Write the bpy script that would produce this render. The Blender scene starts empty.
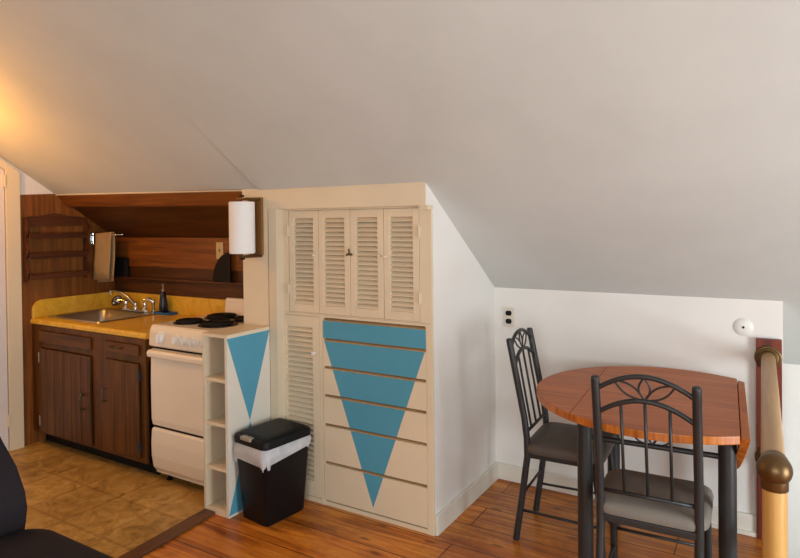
import bpy, bmesh, math, random
from math import sin, cos, pi, radians, sqrt
from mathutils import Vector, Matrix
random.seed(7)
C = bpy.context.scene.collection
SC = bpy.context.scene

# ------------------------------------------------------------------ camera
FPX, CY, YAW, PITCH, ROLL = 612.754, 229.422, -0.5433, -0.0102, -0.0107
fw = Vector((sin(YAW)*cos(PITCH), cos(YAW)*cos(PITCH), sin(PITCH)))
r_ = Vector((cos(YAW), -sin(YAW), 0)); u_ = r_.cross(fw)
rr = cos(ROLL)*r_ + sin(ROLL)*u_; uu = -sin(ROLL)*r_ + cos(ROLL)*u_
cd = bpy.data.cameras.new('camera'); cam = bpy.data.objects.new('camera', cd); C.objects.link(cam)
cd.sensor_width = 36; cd.lens = FPX/800*36; cd.shift_y = -(279-CY)/800; cd.clip_start = .05
cam.matrix_world = Matrix(((rr.x, uu.x, -fw.x, 0), (rr.y, uu.y, -fw.y, 0), (rr.z, uu.z, -fw.z, 1.6), (0, 0, 0, 1)))
SC.camera = cam

# ------------------------------------------------------------------ world, light, exposure
SC.view_settings.view_transform = 'Standard'; SC.view_settings.look = 'None'
SC.view_settings.gamma = 1; SC.view_settings.use_curve_mapping = False
SC.view_settings.exposure = 0.0
w = bpy.data.worlds.new('world'); SC.world = w; w.use_nodes = True
w.node_tree.nodes['Background'].inputs[0].default_value = (.75, .85, 1, 1)
w.node_tree.nodes['Background'].inputs[1].default_value = .3

def area(name, loc, aim, sx, sy, power, col):
    l = bpy.data.lights.new(name, 'AREA'); l.shape = 'RECTANGLE'; l.size = sx; l.size_y = sy
    l.energy = power; l.color = col
    o = bpy.data.objects.new(name, l); C.objects.link(o); o.location = loc
    o.rotation_euler = (Vector(aim)-Vector(loc)).to_track_quat('-Z', 'Y').to_euler()
    return o
def bulb(name, loc, rad, power, col):
    l = bpy.data.lights.new(name, 'POINT'); l.energy = power; l.color = col; l.shadow_soft_size = rad
    o = bpy.data.objects.new(name, l); C.objects.link(o); o.location = loc
    return o
area('gable_window_daylight', (2.55, 1.55, .80), (-1, 2.2, .8), 1.5, 1.4, 132, (.80, .93, 1.0))
area('rear_window_daylight', (.5, -2.1, 1.5), (0, 3, 1.7), 2.2, 1.5, 76, (.90, .97, 1.0))
area('stair_fill_light', (1.12, 3.1, -.2), (-.5, 3.5, .6), .9, 1.0, 1.2, (.78, .92, 1.0))  # fill light added low in the stairwell to brighten the slope
bulb('kitchen_ceiling_bulb', (-4.22, 1.50, 2.20), .07, 28, (1.0, .41, .045))

# ------------------------------------------------------------------ materials
def new_mat(name, rough=.5, spec=.5, metal=0.0):
    m = bpy.data.materials.new(name); m.use_nodes = True
    b = m.node_tree.nodes['Principled BSDF']
    b.inputs['Roughness'].default_value = rough; b.inputs['Metallic'].default_value = metal
    b.inputs['Specular IOR Level'].default_value = spec
    return m, m.node_tree, b
def lin(c):
    return tuple(((x/255)/12.92 if x/255 <= .04045 else ((x/255+.055)/1.055)**2.4) for x in c)+(1,)
def nd(nt, t, **k):
    n = nt.nodes.new(t)
    for a, v in k.items(): setattr(n, a, v)
    return n
def mapped(nt, scale=(1, 1, 1), rot=(0, 0, 0), loc=(0, 0, 0)):
    tc = nd(nt, 'ShaderNodeTexCoord'); mp = nd(nt, 'ShaderNodeMapping')
    mp.inputs['Scale'].default_value = scale; mp.inputs['Rotation'].default_value = rot; mp.inputs['Location'].default_value = loc
    nt.links.new(tc.outputs['Object'], mp.inputs['Vector']); return mp.outputs['Vector']
def noise(nt, vec, scale, detail=4, rough=.55, dist=0):
    n = nd(nt, 'ShaderNodeTexNoise'); n.inputs['Scale'].default_value = scale; n.inputs['Detail'].default_value = detail
    n.inputs['Roughness'].default_value = rough; n.inputs['Distortion'].default_value = dist
    nt.links.new(vec, n.inputs['Vector']); return n.outputs['Fac']
def ramp(nt, fac, stops):
    r = nd(nt, 'ShaderNodeValToRGB'); e = r.color_ramp.elements
    while len(e) < len(stops): e.new(.5)
    for i, (p, c) in enumerate(stops): e[i].position = p; e[i].color = c
    nt.links.new(fac, r.inputs['Fac']); return r.outputs['Color']
def mix(nt, a, b, fac, mode='MIX'):
    m = nd(nt, 'ShaderNodeMix', data_type='RGBA', blend_type=mode)
    for s, v in ((6, a), (7, b), (0, fac)):
        if hasattr(v, 'is_linked') or hasattr(v, 'links'): nt.links.new(v, m.inputs[s])
        else: m.inputs[s].default_value = v
    return m.outputs[2]
def bump(nt, b, h, strength, dist=.01):
    n = nd(nt, 'ShaderNodeBump'); n.inputs['Strength'].default_value = strength; n.inputs['Distance'].default_value = dist
    nt.links.new(h, n.inputs['Height']); nt.links.new(n.outputs['Normal'], b.inputs['Normal'])

def paint(name, col, rough=.6, var=.04, bscale=30, bstr=.08, spec=.35):
    m, nt, b = new_mat(name, rough, spec)
    v = mapped(nt); f = noise(nt, v, 2.5, 5)
    c = lin(col); d = tuple(x*(1-var*2.2) for x in c[:3])+(1,)
    nt.links.new(ramp(nt, f, [(.3, d), (.65, c)]), b.inputs['Base Color'])
    if bstr: bump(nt, b, noise(nt, v, bscale, 4), bstr, .004)
    return m
def plain(name, col, rough=.4, spec=.5, metal=0.0, var=.06, sc=40):
    m, nt, b = new_mat(name, rough, spec, metal)
    c = lin(col); f = noise(nt, mapped(nt), sc, 3)
    nt.links.new(ramp(nt, f, [(.3, tuple(x*(1-var) for x in c[:3])+(1,)), (.7, c)]), b.inputs['Base Color'])
    return m
def wood(name, dark, mid, light, axis, rough=.45, spec=.4, fine=1.0, bstr=.1):
    m, nt, b = new_mat(name, rough, spec)
    s = [22*fine]*3; s[axis] = 1.3*fine
    v = mapped(nt, tuple(s))
    f1 = noise(nt, v, 1.0, 6, .62, .6)
    s2 = [4*fine]*3; s2[axis] = .35*fine
    f2 = noise(nt, mapped(nt, tuple(s2)), 1.0, 3, .5, 1.2)
    col = ramp(nt, f1, [(.28, lin(dark)), (.5, lin(mid)), (.74, lin(light))])
    c2 = ramp(nt, f2, [(.35, (.82, .80, .77, 1)), (.6, (1, 1, 1, 1))])
    nt.links.new(mix(nt, col, c2, 1.0, 'MULTIPLY'), b.inputs['Base Color'])
    bump(nt, b, f1, bstr, .003)
    return m

M = {}
M['ceiling'] = paint('ceiling_plaster', (209, 211, 207), .75, .03, 14, .10)
M['wall'] = paint('wall_plaster', (236, 232, 226), .7, .02, 10, .12)
M['trim'] = paint('trim_paint', (228, 222, 208), .5, .03)
M['cream'] = paint('cream_cabinet_paint', (229, 211, 182), .45, .03, 40, .05)
M['cream_in'] = paint('cream_inner_paint', (221, 205, 178), .5, .04, 40, .05)
M['shelfside'] = paint('pale_side_paint', (226, 218, 204), .5, .03, 40, .05)
M['blue'] = paint('blue_paint', (84, 156, 182), .5, .03, 40, .05)
M['gapbrown'] = wood('shaded_drawer_edge', (140, 108, 70), (168, 134, 92), (190, 156, 112), 0)  # brown stands for shade on the cream edge in the pull gaps
M['panel_v'] = wood('kitchen_panelling_upright_grain', (98, 56, 18), (130, 76, 26), (154, 96, 40), 2, fine=1.6)
M['panel_h'] = wood('kitchen_panelling_flat_grain', (92, 50, 14), (128, 72, 22), (154, 94, 34), 0, fine=1.5)
M['panel_d'] = wood('kitchen_dark_and_shaded_boards', (58, 31, 9), (82, 46, 15), (104, 60, 22), 0, fine=1.5)  # dark boards on the back wall; painted shade on the alcove slope
M['cab_v'] = wood('walnut_cabinet_upright_grain', (60, 34, 8), (94, 56, 15), (124, 78, 25), 2, fine=1.6)
M['cab_h'] = wood('walnut_cabinet_flat_grain', (60, 34, 8), (94, 56, 15), (124, 78, 25), 0, fine=1.6)
M['rackwood'] = wood('spice_rack_wood', (60, 30, 11), (84, 44, 17), (106, 60, 26), 1)
M['mahogany'] = wood('red_brown_board', (66, 22, 12), (116, 44, 24), (150, 70, 40), 2)
M['strip'] = wood('threshold_wood', (62, 36, 22), (96, 60, 38), (122, 80, 52), 1)
M['holderwood'] = wood('holder_wood', (92, 58, 24), (128, 86, 40), (150, 108, 56), 2)
M['bamboo'] = wood('golden_rail_wood', (176, 128, 66), (204, 156, 88), (222, 180, 112), 2, .35, .5, .5, .04)
M['rail'] = wood('brown_rail_wood', (152, 114, 72), (182, 142, 94), (200, 166, 120), 1, .4, .5, .5, .04)
M['brass'] = plain('aged_brass', (112, 86, 54), .38, .5, .8, .3, 25)
M['chrome'] = plain('chrome', (215, 215, 215), .16, .5, 1.0, .04)
M['steel'] = plain('brushed_sink_steel', (190, 182, 170), .34, .5, 1.0, .1, 60)
M['blackmetal'] = plain('black_powder_coat', (48, 47, 47), .42, .5, .2, .12)
M['blackplastic'] = plain('black_plastic', (13, 14, 17), .48, .25, 0, .1)
M['black'] = plain('matt_black', (18, 16, 15), .7, .3)
M['enamel'] = plain('white_stove_enamel', (238, 226, 208), .25, .5, 0, .02, 8)
M['knobplastic'] = plain('pale_grey_knob_plastic', (242, 240, 236), .35)
M['whiteplastic'] = plain('white_plastic', (236, 233, 226), .4)
M['plate'] = plain('outlet_plate_plastic', (226, 214, 200), .4)
M['ivory'] = plain('ivory_plastic', (206, 182, 134), .4)
M['door'] = paint('door_paint', (232, 224, 222), .5, .02)
M['casing'] = paint('casing_paint', (232, 216, 186), .5, .02)
M['towel'] = paint('tan_terry', (180, 148, 104), .95, .1, 220, .5)
M['bluestuff'] = plain('blue_plastic', (44, 104, 160), .4)
M['navy'] = plain('navy_bottle', (22, 30, 52), .25)
M['pewter'] = plain('pewter_pump', (150, 138, 120), .4, .5, .7)
M['antique'] = plain('antique_dark_metal', (84, 72, 54), .4, .5, .8)
M['silverplastic'] = plain('silver_latch', (176, 168, 156), .4, .5, .4)
M['fabric'] = paint('dark_slipper_fabric', (44, 38, 42), .95, .08, 160, .3, .2)
M['seatgrey'] = paint('seat_twill', (132, 124, 115), .85, .06, 240, .5, .25)
M['seatbrown'] = paint('seat_vinyl', (92, 82, 74), .6, .06, 120, .15, .35)

# floor boards
m, nt, b = new_mat('pine_floorboards', .33, .45); M['floor'] = m
v = mapped(nt)
br = nd(nt, 'ShaderNodeTexBrick'); nt.links.new(mapped(nt, loc=(.4, .164, 0)), br.inputs['Vector'])
br.offset = .37; br.offset_frequency = 2
for k, x in (('Scale', 1), ('Brick Width', 2.6), ('Row Height', .222), ('Mortar Size', .0036), ('Mortar Smooth', .3), ('Bias', 0)): br.inputs[k].default_value = x
br.inputs['Color1'].default_value = (.80, .78, .76, 1); br.inputs['Color2'].default_value = (1.12, 1.1, 1.05, 1); br.inputs['Mortar'].default_value = (.12, .08, .05, 1)
g = ramp(nt, noise(nt, mapped(nt, (1.3, 20, 1)), 1, 8, .68, .9), [(.30, lin((140, 70, 16))), (.5, lin((204, 120, 36))), (.70, lin((234, 160, 66)))])
blot = ramp(nt, noise(nt, v, 3.6, 6, .65, .6), [(.34, (.58, .46, .38, 1)), (.54, (1, 1, 1, 1))])
vo = nd(nt, 'ShaderNodeTexVoronoi', voronoi_dimensions='2D'); nt.links.new(mapped(nt, (1.6, 4.2, 1)), vo.inputs['Vector']); vo.inputs['Scale'].default_value = 1.15
knot = ramp(nt, vo.outputs['Distance'], [(.03, (.34, .24, .18, 1)), (.085, (1, 1, 1, 1))])
c = mix(nt, g, blot, .8, 'MULTIPLY'); c = mix(nt, c, knot, .8, 'MULTIPLY'); c = mix(nt, c, br.outputs['Color'], 1.0, 'MULTIPLY')
nt.links.new(c, b.inputs['Base Color']); bump(nt, b, br.outputs['Fac'], -.25, .004)

# vinyl tile floor
m, nt, b = new_mat('mottled_vinyl_tile', .42, .4); M['vinyl'] = m
v = mapped(nt)
br = nd(nt, 'ShaderNodeTexBrick'); nt.links.new(mapped(nt, loc=(0, .10, 0)), br.inputs['Vector']); br.offset = 0
for k, x in (('Scale', 1), ('Brick Width', .33), ('Row Height', .33), ('Mortar Size', .016), ('Mortar Smooth', 1.0)): br.inputs[k].default_value = x
br.inputs['Color1'].default_value = (.9, .88, .85, 1); br.inputs['Color2'].default_value = (1.08, 1.06, 1.04, 1); br.inputs['Mortar'].default_value = (.74, .68, .60, 1)
g = ramp(nt, noise(nt, v, 9, 10, .75, .9), [(.3, lin((128, 96, 46))), (.5, lin((190, 152, 84))), (.7, lin((216, 184, 118)))])
g2 = ramp(nt, noise(nt, v, 2.2, 4), [(.35, (.8, .76, .7, 1)), (.6, (1, 1, 1, 1))])
nt.links.new(mix(nt, mix(nt, g, g2, .8, 'MULTIPLY'), br.outputs['Color'], 1.0, 'MULTIPLY'), b.inputs['Base Color'])

# yellow laminate
m, nt, b = new_mat('yellow_laminate', .28, .5); M['laminate'] = m
g = ramp(nt, noise(nt, mapped(nt), 9, 8, .7, 1.0), [(.3, lin((200, 150, 40))), (.52, lin((228, 182, 58))), (.75, lin((236, 198, 84)))])
nt.links.new(g, b.inputs['Base Color'])

# table veneer and edge
M['tabletop'] = wood('reddish_table_veneer', (158, 82, 40), (182, 100, 50), (196, 116, 62), 0, .45, .3, 2.2, .03)
M['tableedge'] = wood('honey_table_edge', (140, 72, 24), (190, 106, 38), (216, 140, 68), 2, .3, .5, 2.5, .05)

# paper and bag
m, nt, b = new_mat('white_paper', .9, .2); M['paper'] = m
f = noise(nt, mapped(nt), 90, 3); b.inputs['Base Color'].default_value = lin((240, 238, 236)); bump(nt, b, f, .5, .004)
m, nt, b = new_mat('translucent_bag_film', .3, .5); M['bag'] = m
nt.links.new(ramp(nt, noise(nt, mapped(nt), 14, 4), [(.3, lin((205, 206, 210))), (.7, lin((236, 237, 240)))]), b.inputs['Base Color'])
b.inputs['Alpha'].default_value = .74; bump(nt, b, noise(nt, mapped(nt), 28, 5), .6, .01)

# ------------------------------------------------------------------ mesh helpers
class MB:
    def __init__(s): s.bm = bmesh.new(); s.mi = 0
    def _fin(s, vs, bev=0, seg=2):
        fs = {f for v in vs for f in v.link_faces}
        for f in fs: f.material_index = s.mi
        if bev:
            es = list({e for v in vs for e in v.link_edges})
            r = bmesh.ops.bevel(s.bm, geom=es, offset=bev, segments=seg, affect='EDGES', profile=.6, clamp_overlap=True)
            for f in r['faces']: f.material_index = s.mi
        return s
    def box(s, x0, x1, y0, y1, z0, z1, bev=0, seg=2, rot=None):
        vs = bmesh.ops.create_cube(s.bm, size=1)['verts']
        c = Vector(((x0+x1)/2, (y0+y1)/2, (z0+z1)/2))
        for v in vs:
            p = Vector((v.co.x*(x1-x0), v.co.y*(y1-y0), v.co.z*(z1-z0)))
            if rot is not None: p = rot @ p
            v.co = p+c
        return s._fin(vs, bev, seg)
    def prism(s, pts, axis, a, b, bev=0, seg=2):
        """polygon in the two other axes, extruded along axis from a to b"""
        def P(p, t):
            return {0: (t, p[0], p[1]), 1: (p[0], t, p[1]), 2: (p[0], p[1], t)}[axis]
        v0 = [s.bm.verts.new(P(p, a)) for p in pts]; v1 = [s.bm.verts.new(P(p, b)) for p in pts]
        fs = [s.bm.faces.new(v0), s.bm.faces.new(v1[::-1])]
        n = len(pts)
        for i in range(n): fs.append(s.bm.faces.new((v0[i], v1[i], v1[(i+1) % n], v0[(i+1) % n])))
        bmesh.ops.recalc_face_normals(s.bm, faces=fs)
        return s._fin(v0+v1, bev, seg)
    def tube(s, path, rad, n=12, closed=False, cap=True):
        path = [Vector(p) for p in path]; rings = []
        N = len(path); rads = rad if isinstance(rad, (list, tuple)) else [rad]*N
        up = None
        for i, p in enumerate(path):
            if closed: t = path[(i+1) % N]-path[i-1]
            else: t = path[min(i+1, N-1)]-path[max(i-1, 0)]
            t.normalize()
            if up is None: up = Vector((0, 0, 1)) if abs(t.z) < .9 else Vector((1, 0, 0))
            a = t.cross(up)
            if a.length < 1e-4: a = t.cross(Vector((0, 1, 0)))
            a.normalize(); bb = a.cross(t).normalized(); up = bb
            rings.append([s.bm.verts.new(p+rads[i]*(cos(2*pi*k/n)*a+sin(2*pi*k/n)*bb)) for k in range(n)])
        L = N if closed else N-1
        for i in range(L):
            r0, r1 = rings[i], rings[(i+1) % N]
            for k in range(n):
                f = s.bm.faces.new((r0[k], r0[(k+1) % n], r1[(k+1) % n], r1[k])); f.material_index = s.mi; f.smooth = True
        if cap and not closed:
            for r in (rings[0][::-1], rings[-1]):
                f = s.bm.faces.new(r); f.material_index = s.mi
        return s
    def lathe(s, prof, c=(0, 0, 0), n=28, axis=None):
        """prof: (radius, height) list; axis: direction of height"""
        q = Vector(axis).to_track_quat('Z', 'Y') if axis else None
        rings = []
        for r, h in prof:
            ring = []
            if r < 1e-6: pts = [Vector((0, 0, h))]
            else: pts = [Vector((r*cos(2*pi*k/n), r*sin(2*pi*k/n), h)) for k in range(n)]
            for p in pts:
                if q: p = q @ p
                ring.append(s.bm.verts.new(p+Vector(c)))
            rings.append(ring)
        for a, b in zip(rings, rings[1:]):
            for k in range(n):
                k2 = (k+1) % n
                if len(a) == 1 and len(b) == 1: break
                if len(a) == 1: vs = (a[0], b[k], b[k2])
                elif len(b) == 1: vs = (a[k], a[k2], b[0])
                else: vs = (a[k], a[k2], b[k2], b[k])
                f = s.bm.faces.new(vs); f.smooth = True; f.material_index = s.mi
        if len(rings[0]) > 1: s.bm.faces.new(rings[0][::-1]).material_index = s.mi
        if len(rings[-1]) > 1: s.bm.faces.new(rings[-1]).material_index = s.mi
        return s
    def loft(s, rings, cap0=True, cap1=True, smooth=True):
        R = [[s.bm.verts.new(p) for p in r] for r in rings]; n = len(R[0])
        for a, b in zip(R, R[1:]):
            for k in range(n):
                f = s.bm.faces.new((a[k], a[(k+1) % n], b[(k+1) % n], b[k])); f.smooth = smooth; f.material_index = s.mi
        if cap0: s.bm.faces.new(R[0][::-1]).material_index = s.mi
        if cap1: s.bm.faces.new(R[-1]).material_index = s.mi
        return s

def origin(o):
    t = Vector((0, 0, 0))
    while o is not None: t = t+Vector(o.location); o = o.parent
    return t
def obj(name, mb, mats, parent=None, local=False, smooth=False, label=None, sub=0, base=None):
    """one mesh object; coordinates are world ones unless local; a top-level mesh gets its origin at base"""
    me = bpy.data.meshes.new(name)
    bmesh.ops.recalc_face_normals(mb.bm, faces=mb.bm.faces)
    if smooth:
        for f in mb.bm.faces: f.smooth = True
    off = Vector((0, 0, 0))
    if not local and parent is not None: off = origin(parent)
    if base is not None: off = Vector(base)
    for v in mb.bm.verts: v.co -= off
    for e in mb.bm.edges:
        if len(e.link_faces) == 2 and e.calc_face_angle(0) > .7: e.smooth = False
    mb.bm.to_mesh(me); mb.bm.free()
    for m in (mats if isinstance(mats, (list, tuple)) else [mats]): me.materials.append(m)
    o = bpy.data.objects.new(name, me); C.objects.link(o)
    if parent is not None: o.parent = parent
    if base is not None: o.location = base
    if label: o['label'] = label
    if sub:
        md = o.modifiers.new('sub', 'SUBSURF'); md.levels = sub; md.render_levels = sub
    return o
def thing(name, label, cat, loc=(0, 0, 0), rotz=0, group=None):
    o = bpy.data.objects.new(name, None); C.objects.link(o); o.empty_display_size = .05
    o.location = loc; o.rotation_euler = (0, 0, rotz); o['label'] = label; o['category'] = cat
    if group: o['group'] = group
    return o
def tag(o, label, cat, group=None):
    o['label'] = label; o['category'] = cat
    if group: o['group'] = group
    return o
def struct(name, mb, m, label, cat='room', parent=None):
    o = obj(name, mb, m, parent); o['kind'] = 'structure'
    if parent is None: o['label'] = label; o['category'] = cat
    return o

# ------------------------------------------------------------------ the room
XL, XR, YB = -4.675, 2.6, -2.2          # left wall, gable wall, wall behind
YF, YH = 2.747, 2.69                   # cabinet face, header / stub face
XS, YK = -1.471, 3.57                  # plaster side wall, knee wall
XE = .053                              # free end of the knee wall
YA = 3.13                              # back of the kitchen alcove
def cz(y): return 3.657-.69*y          # underside of the sloped ceiling
ZT = 2.75; YT = (3.657-ZT)/.69

struct('floor', MB().box(-2.70, XE-.02, YB, YK+.05, -.08, 0).box(XE-.02, XR, YB, 1.95, -.08, 0).box(1.15, XR, 1.95, YK+.7, -.08, 0), M['floor'],
       'worn orange pine floorboards running under the table', 'floor')
struct('floor.001', MB().prism([(XL-.1, YB), (-2.36, YB), (-2.68, 2.352), (-2.68, 3.2), (XL-.1, 3.2)], 2, -.08, .0015), M['vinyl'], 'mottled ochre vinyl tile floor of the kitchen corner', 'floor')
struct('ceiling', MB().prism([(YT, ZT), (4.2, cz(4.2)), (4.2, cz(4.2)+.12), (YT, ZT+.12)], 0, -2.60, XR+.1).box(-2.6, XR+.1, YB-.1, YT, ZT, ZT+.12), M['ceiling'],
       'sloped pale plaster ceiling coming down to the knee wall', 'ceiling')
mb = MB()
def cpro(x, ye, ze): return [(x, YT, ZT), (x, 1.95, cz(1.95)), (x, ye, ze), (x, ye, ze+.14), (x, YT, ZT+.14)]
mb.loft([cpro(XL-.1, 2.649, 1.8475), cpro(-2.60, 2.687, 1.8145)], smooth=False)
mb.prism([(2.72, cz(2.72)+.035), (3.3, cz(3.3)+.035), (3.3, cz(3.3)+.14), (2.72, cz(2.72)+.14)], 0, XL-.1, -2.60).box(XL-.1, -2.6, YB-.1, YT, ZT, ZT+.14)
struct('ceiling.001', mb, M['ceiling'],
       'sloped plaster ceiling over the kitchen corner, left of the seam', 'ceiling')
struct('wall_left', MB().prism([(YB, 0), (3.25, 0), (3.25, cz(3.25)+.05), (YT, ZT+.06), (YB, ZT+.06)], 0, XL-.1, XL), M['wall'], 'white plaster wall behind the door and panelling', 'wall')
struct('wall_knee', MB().box(XS-.05, XE, YK, YK+.6, -.05, 1.196), M['wall'], 'low white knee wall behind the table', 'wall')
struct('wall_side', MB().prism([(YF+.012, 0), (YK+.05, 0), (YK+.05, cz(YK+.05)), (YF+.012, cz(YF+.012))], 0, XS-.05, XS), M['wall'], 'white plaster side wall of the built-in cupboards', 'wall')
struct('wall_right', MB().box(XR, XR+.1, YB, 4.2, -1.6, ZT), M['wall'], 'white gable wall', 'wall')
struct('wall_rear', MB().box(XL, XR, YB-.1, YB, 0, ZT), M['wall'], 'white wall behind the viewer', 'wall')
struct('wall_stair', MB().box(XE-.3, XR, 4.2, 4.3, -1.6, .9).box(XE-.02, 1.15, 1.94, 1.95, -1.6, -.08).box(1.15, 1.16, 1.95, 4.2, -1.6, -.08).box(XE-.06, XE-.02, 1.95, 4.2, -1.6, -.08).box(XE, 1.15, 1.95, 4.2, -1.65, -1.6),
       M['wall'], 'white wall of the stairwell beyond the handrail', 'wall')
struct('baseboard_side', MB().box(XS, XS+.016, YF+.005, YK, 0, .105, .004), M['trim'], 'white baseboard along the cupboard side wall', 'baseboard')
struct('baseboard_knee', MB().box(XS+.016, -.062, YK-.016, YK, 0.012, .104, .004).box(-.5, -.062, YK-.026, YK-.016, 0, .02), M['trim'], 'white baseboard along the knee wall', 'baseboard')

# alcove of the kitchen
struct('wall_kitchen', MB().box(XL, -2.74, YA, YA+.06, 0, cz(YA)+.03), M['panel_d'], 'dark boarded back wall of the kitchen alcove', 'wall')
struct('trim_5', MB().box(XL+.008, -2.745, YA-.012, YA, 1.277, cz(YA)+.010), M['panel_h'], 'lighter wood panel on the alcove back wall', 'trim')
struct('trim_6', MB().box(XL+.008, -2.745, YA-.045, YA, 1.176, 1.192, .003), M['panel_d'], 'narrow ledge moulding across the alcove back wall', 'trim')
struct('wall_panelling', MB().prism([(2.386, 0), (YA, 0), (YA, cz(YA)+.02), (2.73, cz(2.73)+.05), (2.66, 1.857), (2.645, 1.852), (2.386, 1.836)], 0, XL, XL+.008), M['panel_v'],
       'brown wood panelling on the left wall behind the spice rack', 'wall')
struct('ceiling_alcove', MB().prism([(2.70, cz(2.70)+.034), (YA+.03, cz(YA+.03)+.034), (YA+.03, cz(YA+.03)+.012), (2.70, cz(2.70)+.012)], 0, XL+.008, -2.745), M['panel_d'], 'wood panelling on the slope over the sink, coloured dark for the shade below the board', 'ceiling')  # dark tone carries the shade cast by the board above
def slant(pts, m, name, label):
    mb = MB(); mb.loft([[(XL+.008, p[0], p[1]) for p in pts], [(-2.742, p[0]+.040, p[1]-.034) for p in pts]], smooth=False)
    struct(name, mb, m, label, 'trim')
slant([(2.652, 1.845), (2.729, 1.757), (2.742, 1.751), (2.755, 1.757), (2.755, 1.80), (2.72, 1.85)], M['panel_h'], 'trim_1', 'brown board along the top of the kitchen alcove')
slant([(2.6485, 1.848), (2.646, 1.8445), (2.652, 1.8385), (2.660, 1.8405)], M['casing'], 'trim_2', 'thin pale strip between ceiling and alcove board')
struct('trim_7', MB().box(XL+.008, XL+.018, YA-.020, YA-.012, 1.19, 1.47), M['cab_v'], 'corner bead of the alcove', 'trim')

# stub wall, header, casing
struct('wall_stub', MB().prism([(YH, 0), (YA+.05, 0), (YA+.05, cz(YA+.05)+.02), (YH, cz(YH)+.03)], 0, -2.740, -2.535), M['cream'], 'cream stub wall between stove and cupboards', 'wall')
struct('trim_3', MB().box(-2.535, XS-.002, YH, YF+.03, 1.688, 1.806, .002).box(XS-.05, XS+.002, YH+.012, YF+.014, 1.668, 1.688), M['cream'], 'cream header board over the louvered cupboards', 'trim')
struct('trim_8', MB().box(-2.74, XS-.01, YH-.006, YH+.01, 1.800, 1.812), M['cream'], 'thin cap where the header meets the ceiling', 'trim')
struct('trim_9', MB().prism([(YH+.002, 1.69), (YF+.012, 1.69), (YF+.012, cz(YF+.012)), (YH+.002, cz(YH+.002))], 0, XS-.002, XS), M['wall'], 'white end of the header board', 'trim')
struct('trim_4', MB().box(-2.528, -2.466, YH-.004, YF+.02, 0, 1.690, .003), M['cream_in'], 'upright casing board left of the louvered doors', 'trim')
struct('trim_10', MB().prism([(-2.716, 2.352), (-2.632, 2.352), (-2.36, YB+.4), (-2.444, YB+.4)], 2, 0, .016, .005), M['strip'], 'dark wood threshold strip between vinyl and floorboards', 'trim')

# door on the left wall
do = obj('door_1', MB().prism([(1.48, .012), (2.278, .012), (2.278, 2.005), (2.21, 2.055), (1.48, 2.055)], 0, XL+.001, XL+.018, .003), M['door']); do['kind'] = 'structure'; do['label'] = 'white slant-topped door at the left edge'; do['category'] = 'door'
for z in (.22, 1.93):
    mb = MB().box(XL+.016, XL+.024, 2.262, 2.296, z-.042, z+.042, .002); mb.tube([(XL+.028, 2.279, z-.045), (XL+.028, 2.279, z+.045)], .006, 8)
    obj('hinge', mb, M['casing'], do)
struct('trim_11', MB().prism([(2.283, 0), (2.382, 0), (2.382, cz(2.382)-.014), (2.283, cz(2.283)-.014)], 0, XL, XL+.026, .004)
       .prism([(2.283, cz(2.283)-.014), (2.15, cz(2.15)-.014), (2.15, cz(2.15)-.075), (2.283, cz(2.283)-.075)], 0, XL, XL+.025), M['casing'], 'cream door casing cut to the slope', 'trim')

# ------------------------------------------------------------------ built-in cupboards
def louver_bm(x0, x1, z0, z1, y, stile, top, bot, pitch=.0262):
    mb = MB()
    y0, y1 = y-.003, y+.020
    mb.box(x0, x0+stile, y0, y1, z0, z1, .0025); mb.box(x1-stile, x1, y0, y1, z0, z1, .0025)
    mb.box(x0+stile, x1-stile, y0, y1, z1-top, z1, .0015); mb.box(x0+stile, x1-stile, y0, y1, z0, z0+bot, .0015)
    n = int(round((z1-top-z0-bot)/pitch)); p = (z1-top-z0-bot)/n
    R = Matrix.Rotation(radians(44), 3, 'X')
    for i in range(n):
        zc = z0+bot+(i+.5)*p
        mb.box(x0+stile, x1-stile, y+.009-.0160, y+.009+.0160, zc-.0028, zc+.0028, .0015, 1, R)
    return mb
def knob(name, x, y, z, parent, m, r=.011):
    return obj(name, MB().lathe([(.005, 0), (.005, .010), (r*.8, .013), (r, .019), (r*.85, .026), (0, .028)], (x, y, z), 16, (0, -1, 0)), m, parent)
def hinge(x, y, z, parent, m, h=.055):
    mb = MB().box(x-.011, x+.011, y-.006, y-.001, z-h/2, z+h/2, .001); mb.tube([(x, y-.008, z-h/2-.004), (x, y-.008, z+h/2+.004)], .005, 8)
    return obj('hinge', mb, m, parent)

t = thing('louvered_cupboard', 'cream wall cupboard with four tall louvered doors above the drawers', 'cupboard', (-1.98, YF, 1.09))
obj('cabinet_frame', MB().box(-2.466, -2.424, YF-.002, YF+.25, 1.084, 1.69, .001).box(-1.542, XS-.001, YF-.003, YF+.011, 1.0845, 1.69, .001).box(-2.424, -1.542, YF-.002, YF+.2, 1.084, 1.0895, .001)
    .box(-2.424, XS-.06, YF+.22, YF+.23, 1.084, 1.69).box(-2.424, -1.542, YF-.001, YF+.03, 1.679, 1.69), M['cream'], t)
xs = [-2.422, -2.201, -1.980, -1.761, -1.543]
ud = []
for i in range(4):
    ud.append(obj('door', louver_bm(xs[i]+.0015, xs[i+1]-.0015, 1.0905, 1.6775, YF, .038, .044, .046), M['cream'], t))
knob('knob', -2.222, YF-.003, 1.425, ud[0], M['cream'], .010); knob('knob', -1.742, YF-.003, 1.424, ud[3], M['cream'], .010); knob('knob', -1.778, YF-.003, 1.427, ud[2], M['cream'], .009)
mb = MB().box(-1.997, -1.963, YF-.012, YF-.003, 1.425, 1.437, .002).tube([(-1.980, YF-.010, 1.43), (-1.980, YF-.016, 1.462)], .0045, 8).tube([(-1.99, YF-.012, 1.431), (-2.001, YF-.016, 1.424)], .004, 8)
obj('latch', mb, M['brass'], ud[1], label='small dark brass latch')
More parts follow.
